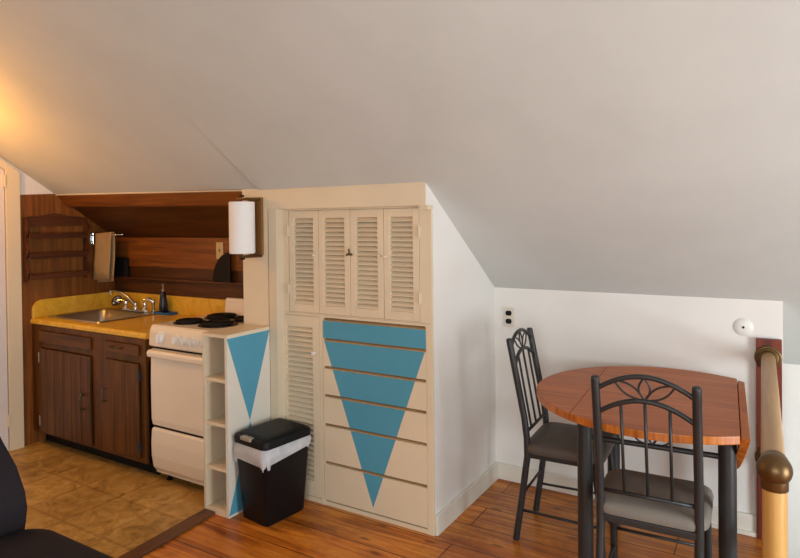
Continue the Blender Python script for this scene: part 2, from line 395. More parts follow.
for x, z, q in ((-2.424, 1.56, 0), (-2.424, 1.222, 0), (-1.541, 1.556, 3), (-1.541, 1.215, 3)): hinge(x, YF-.002, z, ud[q], M['cream_in'])

t = thing('louvered_closet', 'narrow cream closet with one louvered door behind the black bin', 'closet', (-2.35, YF, 0))
obj('cabinet_frame', MB().box(-2.504, -2.201, YF+.22, YF+.23, 0, 1.083).box(-2.504, -2.498, YF+.02, YF+.22, 0, 1.083).box(-2.206, -2.201, YF+.021, YF+.22, 0, 1.083).box(-2.504, -2.201, YF-.001, YF+.03, 0, .028).box(-2.504, -2.201, YF-.001, YF+.03, 1.070, 1.083).box(-2.2, -2.180, YF-.003, YF+.03, 0, 1.083, .001), M['cream'], t)
cdoor = obj('door', louver_bm(-2.500, -2.2015, .031, 1.068, YF, .052, .065, .09, .029), M['cream'], t)
knob('knob', -2.232, YF-.003, .863, cdoor, M['whiteplastic'], .013)
hinge(-2.501, YF-.002, .935, cdoor, M['cream_in'], .06); hinge(-2.501, YF-.002, .17, cdoor, M['cream_in'], .06)

t = thing('drawer_unit', 'built-in chest of six cream drawers painted with a blue upside-down triangle', 'chest of drawers', (-1.83, YF, 0))
obj('cabinet_frame', MB().box(-1.504, XS-.001, YF-.003, YF+.011, 0, 1.083, .001).box(-2.180, -1.504, YF-.001, YF+.03, 0, .024, .002).box(-2.180, -1.504, YF-.002, YF+.02, 1.070, 1.083)
    .box(-2.178, -1.54, YF+.05, YF+.06, 0, 1.07).box(-2.179, -2.174, YF, YF+.05, 0, 1.07).box(-1.512, -1.505, YF, YF+.05, 0, 1.07), M['cream'], t)
gz = [1.066, .951, .794, .633, .468, .252, .030]
DX0, DX1 = -2.174, -1.509
AP, TZ = (-1.845, .060), .951          # apex; top level where the triangle is as wide as the drawers
def tri_x(z):
    k = (z-AP[1])/(TZ-AP[1]); k = max(k, 0)
    return AP[0]+k*(DX0+.002-AP[0]), AP[0]+k*(DX1-.002-AP[0])
for i in range(6):
    z1 = gz[i]-.014; z0 = gz[i+1]+.003
    mb = MB(); y = YF-.004
    def quad(pts, mi):
        f = mb.bm.faces.new([mb.bm.verts.new((p[0], y, p[1])) for p in pts]); f.material_index = mi
    if i == 0: quad([(DX0, z0), (DX1, z0), (DX1, z1), (DX0, z1)], 1)
    else:
        a1, b1 = tri_x(z1); zb = max(z0, AP[1]); a0, b0 = tri_x(zb)
        if z0 >= AP[1]:
            quad([(DX0, z0), (a0, z0), (a1, z1), (DX0, z1)], 0); quad([(b0, z0), (DX1, z0), (DX1, z1), (b1, z1)], 0); quad([(a0, z0), (b0, z0), (b1, z1), (a1, z1)], 1)
        else:
            quad([(DX0, z0), (AP[0], z0), AP, (a1, z1), (DX0, z1)], 0); quad([(AP[0], z0), (DX1, z0), (DX1, z1), (b1, z1), AP], 0); quad([AP, (b1, z1), (a1, z1)], 1)
    mb.mi = 0
    mb.box(DX0, DX1, y+.0004, y+.018, z0, z1)
    o = obj('drawer', mb, [M['cream'], M['blue']], t, label='top drawer, all blue' if i == 0 else None)
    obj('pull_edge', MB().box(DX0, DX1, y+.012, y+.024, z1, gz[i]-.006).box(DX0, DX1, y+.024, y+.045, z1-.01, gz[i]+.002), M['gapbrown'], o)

# ------------------------------------------------------------------ open shelf unit with the painted side
SX0, SX1, SY0, SY1 = -2.722, -2.527, 2.352, 2.684
t = thing('open_shelf_unit', 'narrow cream open shelf with blue hourglass side between stove and bin', 'shelf', ((SX0+SX1)/2, 2.5, 0))
obj('side_panel', MB().box(SX0, SX0+.018, SY0, SY1, 0, .982, .001), M['cream_in'], t)
mb = MB(); mb.box(SX1-.018, SX1-.0006, SY0, SY1, 0, .982)
x = SX1; yb, yt = SY0+.004, SY1-.004
def q3(pts, mi):
    f = mb.bm.faces.new([mb.bm.verts.new((x, p[0], p[1])) for p in pts]); f.material_index = mi
ym = (SY0+SY1)/2
q3([(SY0, .980), (SY1, .980), (ym, .49)], 1); q3([(SY0, .012), (ym, .49), (SY1, .012)], 1)
q3([(SY0, 0.012), (SY0, .980), (ym, .49)], 0); q3([(SY1, .012), (ym, .49), (SY1, .980)], 0); q3([(SY0, 0), (SY1, 0), (SY1, .012), (SY0, .012)], 0)
obj('side_panel', mb, [M['shelfside'], M['blue']], t, label='side painted with a blue hourglass')
obj('top_panel', MB().box(SX0, SX1, SY0, SY1, .982, 1.0, .001), M['cream'], t)
for z in (.012, .245, .49, .735):
    s = obj('shelf', MB().box(SX0+.018, SX1-.018, SY0+.003, SY1-.01, z, z+.018, .001), M['cream'], t)
    if z > .1:
        for xx in (SX0+.018, SX1-.018-.014):
            obj('cleat', MB().box(xx, xx+.014, SY0+.012, SY1-.03, z-.024, z, .001), M['cream'], s)
obj('back_panel', MB().box(SX0+.018, SX1-.018, SY1-.01, SY1-.001, 0, .982), M['cream_in'], t)
obj('bottom_rail', MB().box(SX0+.018, SX1-.018, SY0+.002, SY0+.014, 0, .012), M['cream'], t)

# ------------------------------------------------------------------ sink cabinet and counter
BX0, BX1, BY = -4.664, -3.362, 2.457
t = thing('sink_cabinet', 'dark walnut base cabinet with plank doors under the sink', 'cabinet', (-4.0, 2.8, 0))
mb = MB()
for a, b_ in ((BX0, -4.548), (-3.922, -3.768), (-3.412, BX1)): mb.box(a, b_, BY, BY+.02, .1, .887)
mb.box(-4.548, -3.922, BY, BY+.02, .1, .118).box(-3.768, -3.412, BY, BY+.02, .1, .13)
mb.box(-4.548, -3.922, BY, BY+.02, .727, .766).box(-3.768, -3.412, BY, BY+.02, .73, .774).box(-4.548, -3.922, BY, BY+.02, .85, .887).box(-3.768, -3.412, BY, BY+.02, .848, .887)
obj('face_frame', mb, M['cab_v'], t)
obj('carcass', MB().box(BX0, BX1, BY+.02, 3.10, .1, .74).box(BX1-.018, BX1, BY+.02, 3.10, .1, .887).box(BX0, BX0+.018, BY+.02, 3.10, .1, .887).box(BX0+.018, BX1-.018, BY+.02, BY+.04, .74, .887), M['cab_v'], t)
obj('toe_kick', MB().box(BX0, BX1, 2.545, 2.56, 0, .1), M['black'], t)
def plank_door(x0, x1, z0, z1, cuts):
    mb = MB(); e = [x0]+cuts+[x1]
    for a, b_ in zip(e, e[1:]): mb.box(a+.0012, b_-.0012, BY-.020, BY-.004, z0, z1, .003)
    mb.box(x0+.004, x1-.004, BY-.008, BY, z0+.004, z1-.004)
    return obj('door', mb, M['cab_v'], t)
def pull(x, z, horizontal, parent, L=.11):
    y = BY-.02; mb = MB()
    dx, dz = (L/2, 0) if horizontal else (0, L/2)
    for s in (-1, 1):
        mb.lathe([(.009, 0), (.009, .003), (.004, .006), (.004, .022)], (x+s*dx*.8, y, z+s*dz*.8), 10, (0, -1, 0))
    P = []
    for k in range(13):
        u = -1+k/6; P.append((x+u*dx, y-.022-.008*(1-u*u), z+u*dz))
    mb.tube(P, [.0035+.0018*abs(sin(k*pi/3)) for k in range(13)], 8)
    obj('handle', mb, M['antique'], parent, label='slim dark metal pull')
dl = plank_door(-4.541, -3.926, .120, .722, [-4.445, -4.345, -4.245, -4.142, -4.03])
dr = plank_door(-3.762, -3.418, .132, .727, [-3.655, -3.545, -3.475] if False else [-3.66, -3.545])
pull(-3.998, .408, False, dl, .125); pull(-3.752, .492, False, dr, .10)
o = obj('drawer_front', MB().box(-4.546, -3.924, BY-.018, BY, .768, .848, .004), M['cab_h'], t)
o = obj('drawer', MB().box(-3.760, -3.414, BY-.018, BY, .777, .846, .004), M['cab_h'], t)
pull(-3.62, .818, True, o, .12)
for x, z, q in ((-4.545, .655, dl), (-4.545, .196, dl), (-3.414, .652, dr), (-3.414, .202, dr)):
    mb = MB().box(x-.008, x+.008, BY-.016, BY-.0005, z-.03, z+.03, .002); mb.tube([(x, BY-.019, z-.036), (x, BY-.019, z+.036)], .005, 8)
    obj('hinge', mb, M['blackmetal'] if q is dr else M['pewter'], q)

CX0, CX1, CYF = -4.666, -3.343, 2.446
SKX0, SKX1, SKY0, SKY1 = -4.640, -3.985, 2.545, 3.075
hx0, hx1, hy0, hy1 = SKX0+.012, SKX1-.012, SKY0+.012, SKY1-.012
mb = MB()
prof = [(CYF, .895), (CYF, .912), (CYF+.004, .921), (CYF+.012, .927), (hy0, .927), (hy0, .889), (CYF+.02, .889), (CYF+.004, .890)]
mb.prism(prof, 0, CX0, CX1)
mb.box(CX0, hx0, hy0, hy1, .889, .927).box(hx1, CX1, hy0, hy1, .889, .927).box(CX0, CX1, hy1, YA-.002, .889, .927)
ct = obj('countertop', mb, M['laminate'], base=(-4.0, 2.8, .889)); tag(ct, 'mottled yellow laminate countertop around the steel sink', 'countertop')
arc = [(2.455+.075*(1-sin(a)), .985+.075*cos(a)) for a in [pi/2*(1-k/6) for k in range(7)]]
obj('backsplash', MB().prism([(2.455, .927), (2.455, .985)]+arc[1:]+[(YA-.002, 1.060), (YA-.002, .927)], 0, CX0, CX0+.018, .002)
    .box(CX0+.018, CX1, YA-.020, YA-.002, .927, 1.062, .002), M['laminate'], ct, label='low yellow backsplash with a rounded front corner')

# sink
t = thing('kitchen_sink', 'stainless steel drop-in sink set in the yellow counter', 'sink', (-4.29, 2.83, .93))
def rr_ring(x0, x1, y0, y1, z, r, n=6):
    P = []
    for cx, cy, a0 in ((x1-r, y1-r, 0), (x0+r, y1-r, pi/2), (x0+r, y0+r, pi), (x1-r, y0+r, 1.5*pi)):
        for k in range(n+1):
            a = a0+pi/2*k/n; P.append((cx+r*cos(a), cy+r*sin(a), z))
    return P
bx0, bx1, by0, by1 = SKX0+.035, SKX1-.035, SKY0+.03, SKY1-.085
rings = [rr_ring(SKX0, SKX1, SKY0, SKY1, .9275, .025), rr_ring(SKX0+.004, SKX1-.004, SKY0+.004, SKY1-.004, .935, .023), rr_ring(SKX0+.014, SKX1-.014, SKY0+.014, SKY1-.014, .933, .02),
         rr_ring(bx0, bx1, by0, by1, .932, .06), rr_ring(bx0+.006, bx1-.006, by0+.006, by1-.006, .922, .06), rr_ring(bx0+.02, bx1-.02, by0+.02, by1-.02, .80, .06),
         rr_ring(bx0+.05, bx1-.05, by0+.05, by1-.05, .785, .05)]
sk = obj('basin', MB().loft(rings, cap0=False), M['steel'], t)
obj('drain', MB().lathe([(.042, 0), (.042, .003), (.030, .004), (.028, -.001), (0, -.001)], ((bx0+bx1)/2, (by0+by1)/2, .786), 20), M['chrome'], sk)

# faucet
t = thing('kitchen_faucet', 'chrome two-handle faucet with an arched spout behind the sink', 'faucet', (-4.27, 3.035, .933))
FY = 3.035
obj('base_plate', MB().prism([(-4.40, FY-.022), (-4.14, FY-.022), (-4.118, FY), (-4.14, FY+.022), (-4.40, FY+.022), (-4.422, FY)], 2, .933, .948, .004), M['chrome'], t)
mb = MB().lathe([(.020, 0), (.020, .02), (.014, .03), (.013, .05), (.0, .056)], (-4.265, FY, .946), 16)
pts = [(-4.265, FY, .97), (-4.285, FY-.01, 1.005), (-4.33, FY-.02, 1.045), (-4.39, FY-.035, 1.076), (-4.45, FY-.045, 1.090), (-4.50, FY-.052, 1.086)]
mb.tube(pts, [.013, .012, .011, .0105, .0105, .0105], 12); mb.tube([(-4.497, FY-.052, 1.092), (-4.499, FY-.053, 1.058)], .014, 12)
obj('spout', mb, M['chrome'], t)
for x in (-4.385, -4.150):
    mb = MB().lathe([(.022, 0), (.020, .012), (.013, .022), (.013, .034), (.019, .042), (.017, .06), (.008, .068), (0, .069)], (x, FY, .946), 16)
    sgn = -1 if x < -4.26 else 1
    mb.tube([(x, FY, 1.004), (x+sgn*.03, FY-.02, 1.016), (x+sgn*.055, FY-.035, 1.014)], [.007, .006, .007], 8)
    obj('handle', mb, M['chrome'], t)
mb = MB().lathe([(.020, 0), (.020, .006), (.012, .012), (.011, .055), (.015, .07), (.017, .09), (.012, .10), (0, .102)], (-4.050, FY, .934), 16)
mb.tube([(-4.05, FY, 1.02), (-4.075, FY-.025, 1.04), (-4.10, FY-.045, 1.035)], [.015, .014, .010], 10)
obj('sprayer', mb, M['chrome'], t)
o = obj('sink_strainer', MB().lathe([(0, 0), (.03, .002), (.036, .014), (.046, .020), (.048, .024), (.034, .022), (.028, .010), (0, .008)], (-4.545, 3.078, .985), 24, (.25, -.85, .45))
        .tube([(-4.545, 3.07, .987), (-4.538, 3.045, 1.0)], .006, 8), M['chrome'], base=(-4.545, 3.07, .935))
tag(o, 'round chrome strainer leaning at the back left of the sink', 'strainer')
o = obj('sponge_tray', MB().box(-4.03, -3.85, 3.02, 3.098, .928, .936, .003).box(-4.03, -3.85, 3.02, 3.026, .934, .945, .002).box(-4.03, -3.85, 3.092, 3.098, .934, .945, .002).box(-4.03, -4.024, 3.02, 3.098, .934, .945, .002).box(-3.856, -3.85, 3.02, 3.098, .934, .945, .002),
        M['bluestuff'], base=(-3.94, 3.06, .928)); tag(o, 'small blue tray on the counter under the soap bottle', 'tray')
t = thing('soap_bottle', 'dark navy soap bottle with a pewter pump standing in the blue tray', 'bottle', (-3.965, 3.06, .937))
obj('bottle_body', MB().lathe([(.030, 0), (.033, .004), (.031, .06), (.025, .12), (.018, .15), (.012, .158), (.012, .165)], (-3.965, 3.06, .937), 20), M['navy'], t)
mb = MB().lathe([(.014, .165), (.014, .178), (.006, .18), (.006, .205), (.011, .207), (.009, .22), (0, .222)], (-3.965, 3.06, .937), 14)
mb.tube([(-3.965, 3.06, 1.150), (-3.94, 3.045, 1.158), (-3.925, 3.036, 1.150)], .006, 8)
obj('pump', mb, M['pewter'], t)

# ------------------------------------------------------------------ stove
VX0, VX1, VY = -3.305, -2.744, 2.462
t = thing('electric_stove', 'white electric coil stove between the counter and the open shelf', 'stove', (-3.04, 2.78, 0))
obj('body', MB().box(VX0, VX1, VY+.02, 3.09, .055, .955, .006), M['enamel'], t)
top = obj('cooktop', MB().box(VX0-.002, VX1+.002, 2.466, 3.09, .952, .986, .010, 3), M['enamel'], t)
cp = obj('control_panel', MB().prism([(2.480, .955), (2.480, .858), (2.452, .852), (2.440, .862), (2.446, .945), (2.456, .972), (2.470, .985), (2.49, .985)], 0, VX0, VX1, .006, 3), M['enamel'], t)
for i, (x, r) in enumerate(((-3.195, .033), (-3.048, .026), (-2.973, .026), (-2.896, .026), (-2.819, .026))):
    mb = MB().lathe([(r*1.12, 0), (r*1.1, .005), (r*.9, .007), (r*.82, .022), (r*.7, .026), (0, .027)], (x, 2.446, .914), 20, (0, -1, .09))
    mb.box(x-.005, x+.005, 2.410, 2.428, .914-r*.8, .914+r*.8, .003)
    obj('knob', mb, M['knobplastic'], cp, label='large oven knob' if i == 0 else None)
dr_ = obj('oven_door', MB().prism([(VY+.02, .362), (VY-.006, .362), (VY-.014, .40), (VY-.016, .62), (VY-.012, .80), (VY-.004, .838), (VY+.02, .838)], 0, VX0+.004, VX1-.004, .006, 2), M['enamel'], t)
mb = MB().prism([(2.456, .836), (2.428, .834), (2.417, .820), (2.419, .795), (2.432, .788), (2.456, .796)], 0, VX0+.006, VX1-.006, .006, 2)
obj('handle', mb, M['enamel'], dr_)
obj('bottom_drawer', MB().prism([(VY+.02, .075), (VY+.012, .075), (VY-.004, .10), (VY-.016, .17), (VY-.018, .26), (VY-.012, .335), (VY-.002, .346), (VY+.02, .346)], 0, VX0+.004, VX1-.004, .005, 2), M['enamel'], t)
obj('gap_shade_strip', MB().box(VX0+.006, VX1-.006, VY+.006, VY+.02, .33, .38), M['black'], t)  # black strip drawn for the shade between drawer and oven door
obj('gap_shade_strip', MB().box(VX0+.006, VX1-.006, VY+.006, VY+.02, .83, .87), M['black'], t)  # likewise black for the shaded gap below the control panel
obj('backguard', MB().prism([(3.05, .98), (3.06, 1.072), (3.068, 1.085), (3.09, 1.087), (3.095, .98)], 0, VX0+.01, VX1, .006, 2), M['enamel'], t)
for (x, y) in ((VX0+.06, VY+.07), (VX1-.06, VY+.07), (VX0+.06, 3.04), (VX1-.06, 3.04)):
    obj('foot', MB().lathe([(.018, 0), (.018, .012), (.01, .016), (.01, .056)], (x, y, 0), 12), M['black'], t)
for (x, y, r) in ((-3.145, 2.625, .085), (-2.91, 2.64, .102), (-3.115, 2.868, .102), (-2.88, 2.868, .085)):
    bu = obj('burner', MB().lathe([(r+.018, .0), (r+.018, .004), (r+.006, .006), (r*.4, -.004), (0, -.004)], (x, y, .985), 28), M['blackmetal'], t)
    P = []
    turns = 4
    for k in range(turns*22+1):
        a = 2*pi*k/22; rad = .018+(r-.018)*k/(turns*22); P.append((x+rad*cos(a), y+rad*sin(a), .999))
    obj('coil', MB().tube(P, .0075, 8), M['black'], bu)

# ------------------------------------------------------------------ spice rack on the panelling
RX = XL+.008
t = thing('spice_rack', 'dark wood three-shelf spice rack with scalloped sides on the left panelling', 'rack', (RX, 2.64, 1.20))
def side_profile(d0):
    P = [(0, 1.197), (0, 1.667)]; n = 48
    for k in range(n+1):
        z = 1.667-(1.667-1.197)*k/n
        w_ = .055+.020*cos((1.667-z)/.157*2*pi+pi)
        P.append((w_, z))
    return P
for y0 in (2.402, 2.858):
    P = side_profile(0)
    obj('side_panel', MB().prism([(RX+p[0], p[1]) for p in P], 1, y0, y0+.014), M['rackwood'], t)
ys = [2.416+(2.858-2.416)*k/24 for k in range(25)]
crest = [(y, 1.666+.030*sin(pi*k/24)**.8+.006*cos(k/24*4*pi)) for k, y in enumerate(ys)]
obj('crest_board', MB().prism([(2.416, 1.607)]+[(2.416, crest[0][1])]+crest[1:-1]+[(2.858, crest[-1][1]), (2.858, 1.607)], 0, RX, RX+.010), M['rackwood'], t)
for z in (1.512, 1.366, 1.212):
    s = obj('shelf', MB().box(RX, RX+.066, 2.416, 2.858, z, z+.012, .002), M['rackwood'], t)
    obj('shelf_rail', MB().box(RX+.060, RX+.070, 2.416, 2.858, z+.012, z+.042, .002), M['rackwood'], s)

# towel bar and towel
t = thing('towel_bar', 'small chrome swing-arm towel bracket on the panelling beside the spice rack', 'towel bar', (RX, 2.93, 1.50))
mb = MB().box(RX, RX+.008, 2.918, 2.945, 1.46, 1.54, .002).box(RX+.008, RX+.03, 2.922, 2.94, 1.470, 1.480, .002).box(RX+.008, RX+.03, 2.922, 2.94, 1.524, 1.534, .002)
mb.tube([(RX+.022, 2.931, 1.462), (RX+.022, 2.931, 1.545)], .005, 8)
obj('bracket', mb, M['chrome'], t)
obj('arm', MB().tube([(RX+.022, 2.931, 1.522), (-4.33, 2.985, 1.535)], .0045, 8), M['chrome'], t)
obj('arm', MB().tube([(RX+.022, 2.931, 1.500), (-4.50, 3.06, 1.505)], .0045, 8), M['chrome'], t)
mb = MB(); n = 14
def towel_sheet(yoff, zbot, side):
    prof = []
    return prof
sec = []
path = [(-.016, 1.170), (-.020, 1.26), (-.017, 1.36), (-.013, 1.46), (-.010, 1.528), (-.004, 1.541), (.004, 1.541), (.010, 1.528), (.016, 1.44), (.022, 1.33), (.020, 1.24), (.018, 1.150)]
rings = []
for k in range(10):
    u = k/9; x = -4.605+.165*u; yb = 2.934+(x-(RX+.022))*.179
    out = [(x-.055*max(0, (1.541-z)/.4)*(.75 if i < 6 else .55)+.0, yb+d+.004*sin(u*7+i), z+.012*u-.0) for i, (d, z) in enumerate(path)]
    rings.append(out)
G = [[mb.bm.verts.new(p) for p in r] for r in rings]
for a, b_ in zip(G, G[1:]):
    for i in range(len(path)-1):
        f = mb.bm.faces.new((a[i], a[i+1], b_[i+1], b_[i])); f.smooth = True
o = obj('dish_towel', mb, M['towel'], base=(-4.52, 2.95, 1.15)); tag(o, 'folded tan dish towel hanging over the chrome arm', 'towel')
md = o.modifiers.new('thick', 'SOLIDIFY'); md.thickness = .007; md.offset = 0

# black holders on the ledge, switch
def holder(name, x0, x1, h, label):
    mb = MB(); w_ = x1-x0
    P = [(x0, 1.193), (x1, 1.193), (x1, 1.193+h)]
    for k in range(1, 11):
        a = pi/2*k/10; P.append((x1-w_*sin(a)*.98, 1.193+h*(cos(a)*.97+.03*(1-k/10))))
    mb.prism(P, 1, YA-.046, YA-.040, .001).box(x0+.01, x1, YA-.046, YA-.014, 1.193, 1.199, .001)
    o = obj(name, mb, M['black'], base=((x0+x1)/2, YA-.03, 1.193)); tag(o, label, 'holder')
holder('bookend', -3.452, -3.27, .215, 'black round-cornered metal bookend on the alcove ledge below the switch')
mb = MB().box(-4.625, -4.45, YA-.046, YA-.016, 1.193, 1.345, .004)
mb.box(-4.615, -4.46, YA-.049, YA-.045, 1.21, 1.33, .002)
o = obj('box', mb, M['black'], base=(-4.54, YA-.03, 1.193)); o.name = 'black_tin'; tag(o, 'dark tin standing on the alcove ledge behind the towel', 'tin')
t = thing('light_switch', 'ivory light switch plate on the alcove back panel', 'switch', (-3.40, YA-.012, 1.41))
obj('plate', MB().box(-3.44, -3.368, YA-.018, YA-.012, 1.355, 1.475, .003), M['ivory'], t)
obj('toggle', MB().box(-3.409, -3.399, YA-.030, YA-.018, 1.405, 1.430, .002), M['ivory'], t)

# paper towel holder and roll
PX, PY = -2.628, 2.585
t = thing('paper_towel_holder', 'wooden wall bracket with two arms on the cream stub wall', 'holder', (PX, YH, 1.58))
obj('back_plate', MB().box(-2.675, -2.568, YH-.016, YH, 1.420, 1.762, .003), M['holderwood'], t)
for z in (1.743, 1.408):
    a = obj('arm', MB().box(PX-.020, PX+.052, PY-.03, YH-.002, z, z+.014, .004), M['brass'], t)
    zz = z+.020 if z > 1.6 else z-.012
    obj('peg', MB().lathe([(.014, 0), (.017, .006), (.012, .012)], (PX-.01, PY, zz), 14), M['brass'], a)
mb = MB().lathe([(.022, 0), (.071, 0), (.074, .003), (.074, .298), (.071, .301), (.022, .301), (.020, .290), (.020, .010)], (PX-.01, PY, 1.433), 40)
o = obj('paper_towel_roll', mb, M['paper'], base=(PX-.01, PY, 1.433)); tag(o, 'fat white paper towel roll held in the wooden bracket', 'paper towel')

# ------------------------------------------------------------------ bin
BR = Matrix.Rotation(radians(-7), 3, 'Z'); BO = Vector((-2.366, 2.530, 0))
t = thing('trash_bin', 'black plastic kitchen bin with white liner in front of the louvered closet', 'bin', BO, radians(-7)); t.scale = (.945, .945, 1)
def rect_ring(w_, dd, z, r, wob=0, n=6):
    P = rr_ring(-w_/2, w_/2, -dd/2, dd/2, z, r, n)
    if wob: P = [(p[0]*(1+wob*sin(i*2.1)), p[1]*(1+wob*cos(i*1.7)), p[2]+wob*.35*sin(i*1.3+1)) for i, p in enumerate(P)]
    return P
obj('body', MB().loft([rect_ring(.222, .286, 0, .03), rect_ring(.230, .294, .006, .032), rect_ring(.285, .350, .40, .035), rect_ring(.29, .355, .408, .035)]), M['blackplastic'], t, local=True)
lid = obj('lid', MB().loft([rect_ring(.280, .350, .416, .035), rect_ring(.294, .366, .420, .04), rect_ring(.294, .366, .448, .035), rect_ring(.284, .354, .460, .035), rect_ring(.252, .32, .463, .03), rect_ring(.245, .312, .470, .03), rect_ring(.2, .26, .473, .03)]), M['blackplastic'], t, local=True)
obj('latch', MB().box(-.060, .030, -.190, -.150, .446, .465, .004), M['silverplastic'], lid, local=True, label='silver lid latch')
rng = random.Random(3)
def bag_ring(w_, dd, t_, amp):
    P = rr_ring(-w_/2, w_/2, -dd/2, dd/2, 0, .04, 14); out = []
    for i, p in enumerate(P):
        k = .5-p[1]/dd                      # 1 at the front, 0 at the back
        drop = t_*(.045+.060*k+.012*sin(i*.8+.5)+.006*sin(i*2.1))
        f = 1+amp*(sin(i*1.9+t_*9)+.6*sin(i*3.7+t_*5))
        out.append((p[0]*f, p[1]*f, .421-drop))
    return out
obj('liner', MB().loft([bag_ring(.282, .350, 0, 0), bag_ring(.294, .362, .18, .003), bag_ring(.299, .370, .40, .005), bag_ring(.299, .370, .65, .006), bag_ring(.292, .362, .88, .006), bag_ring(.286, .354, 1.0, .004)], False, False), M['bag'], t, local=True, label='crumpled white bag folded over the rim')

# ------------------------------------------------------------------ slipper chair in the corner of the picture
t = thing('slipper_chair', 'dark upholstered armless lounge chair at the lower left', 'chair', (-2.2, .95, 0))
obj('seat', MB().loft([rr_ring(-2.54+a, -1.815-a, .66+a, 1.345-a, z, max(.05, .13-a*.4), 8) for a, z in ((.02, .25), (.0, .28), (0, .385), (.010, .410), (.04, .430), (.09, .446), (.16, .460), (.25, .468))]), M['fabric'], t, smooth=True)
P = [(-2.475, .455), (-2.462, .51), (-2.478, .575), (-2.54, .665), (-2.66, .76), (-2.80, .88), (-2.87, .98), (-2.93, 1.0), (-2.98, .97), (-2.93, .86), (-2.80, .70), (-2.70, .58), (-2.66, .44), (-2.62, .36), (-2.50, .36)]
obj('backrest', MB().prism(P, 1, .66, 1.275, .02, 3), M['fabric'], t, smooth=True)
for x in (-2.44, -1.93):
    for y in (.72, 1.22): obj('leg', MB().lathe([(.014, 0), (.022, .27)], (x, y, 0), 10), M['blackmetal'], t)

# ------------------------------------------------------------------ table
TC = Vector((-.428, 2.992, 0)); TH = .808; TR = .553; SEAM = .308; TA = radians(3)
t = thing('drop_leaf_table', 'round drop-leaf table with reddish brown top and black tube legs', 'table', TC, TA)
def seg_poly(xa, xb, n=40):
    """outline of the disc between x=xa and x=xb"""
    P = []
    a0 = math.acos(max(-1, min(1, xb/TR))); a1 = math.acos(max(-1, min(1, xa/TR)))
    for k in range(n+1):
        a = a0+(a1-a0)*k/n; P.append((TR*cos(a), TR*sin(a)))
    for k in range(n+1):
        a = -a1+(a1-a0)*k/n; q = (TR*cos(a), TR*sin(a))
        if (Vector(q)-Vector(P[-1])).length > 1e-5 and (Vector(q)-Vector(P[0])).length > 1e-5: P.append(q)
    return P
def top_mesh(P, z0, z1, bv=.0035):
    mb = MB(); mb.mi = 1; mb.prism(P, 2, z0, z1, bv, 2)
    for f in mb.bm.faces:
        if f.normal.z > .75: f.material_index = 0
    return mb
mt = [M['tabletop'], M['tableedge']]
obj('tabletop', top_mesh(seg_poly(-SEAM+.0007, SEAM), TH-.032, TH), mt, t, local=True)
obj('leaf', top_mesh(seg_poly(-TR, -SEAM-.0007), TH-.032, TH), mt, t, local=True, label='raised left leaf')
mb = top_mesh([(p[0]-SEAM, p[1]) for p in seg_poly(SEAM+.0005, TR)], -.030, 0)
for f in mb.bm.faces:
    if f.normal.x < -.7: f.material_index = 0
R = Matrix.Translation((SEAM+.034, 0, TH-.012)) @ Matrix.Rotation(radians(101), 4, 'Y')
for v in mb.bm.verts: v.co = R @ v.co
lf = obj('leaf', mb, mt, t, local=True, label='right leaf hanging down')
for y in (-.25, 0.02, .27):
    obj('hinge', MB().box(SEAM-.004, SEAM+.016, y-.025, y+.025, TH-.036, TH-.030, .001).tube([(SEAM+.004, y-.025, TH-.028), (SEAM+.004, y+.025, TH-.028)], .005, 8), M['chrome'], t, local=True)
LX, LY = .266, .365
for sx in (-1, 1):
    for sy in (-1, 1):
        obj('leg', MB().lathe([(.028, 0), (.032, .004), (.032, TH-.034)], (sx*LX, sy*LY, 0), 20), M['blackmetal'], t, local=True)
def leaf_loop(c, ang, L, W, ax):
    """almond outline from c, pointing at ang from vertical; ax: horizontal axis vector"""
    d_ = Vector(ax)*sin(ang)+Vector((0, 0, 1))*cos(ang); n_ = Vector(ax)*cos(ang)-Vector((0, 0, 1))*sin(ang)
    P = [];
    for k in range(24):
        u = k/24*2
        if u <= 1: P.append(Vector(c)+d_*L*u+n_*W/2*sin(pi*u))
        else: P.append(Vector(c)+d_*L*(2-u)-n_*W/2*sin(pi*(2-u)))
    return P
for sy in (-1, 1):
    rl = obj('apron_rail', MB().tube([(-LX, sy*LY, .69), (LX, sy*LY, .69)], .011, 10).tube([(-LX, sy*LY, .752), (LX, sy*LY, .752)], .008, 8), M['blackmetal'], t, local=True)
    mb = MB()
    for a in (-1.15, 0, 1.15): mb.tube(leaf_loop((0, sy*LY, .698), a, .085 if a else .05, .032, (1, 0, 0)), .004, 6, True)
    obj('leaf_ornament', mb, M['blackmetal'], rl, local=True)
for sx in (-1, 1):
    obj('apron_rail', MB().tube([(sx*LX, -LY, .73), (sx*LX, LY, .73)], .011, 10), M['blackmetal'], t, local=True)

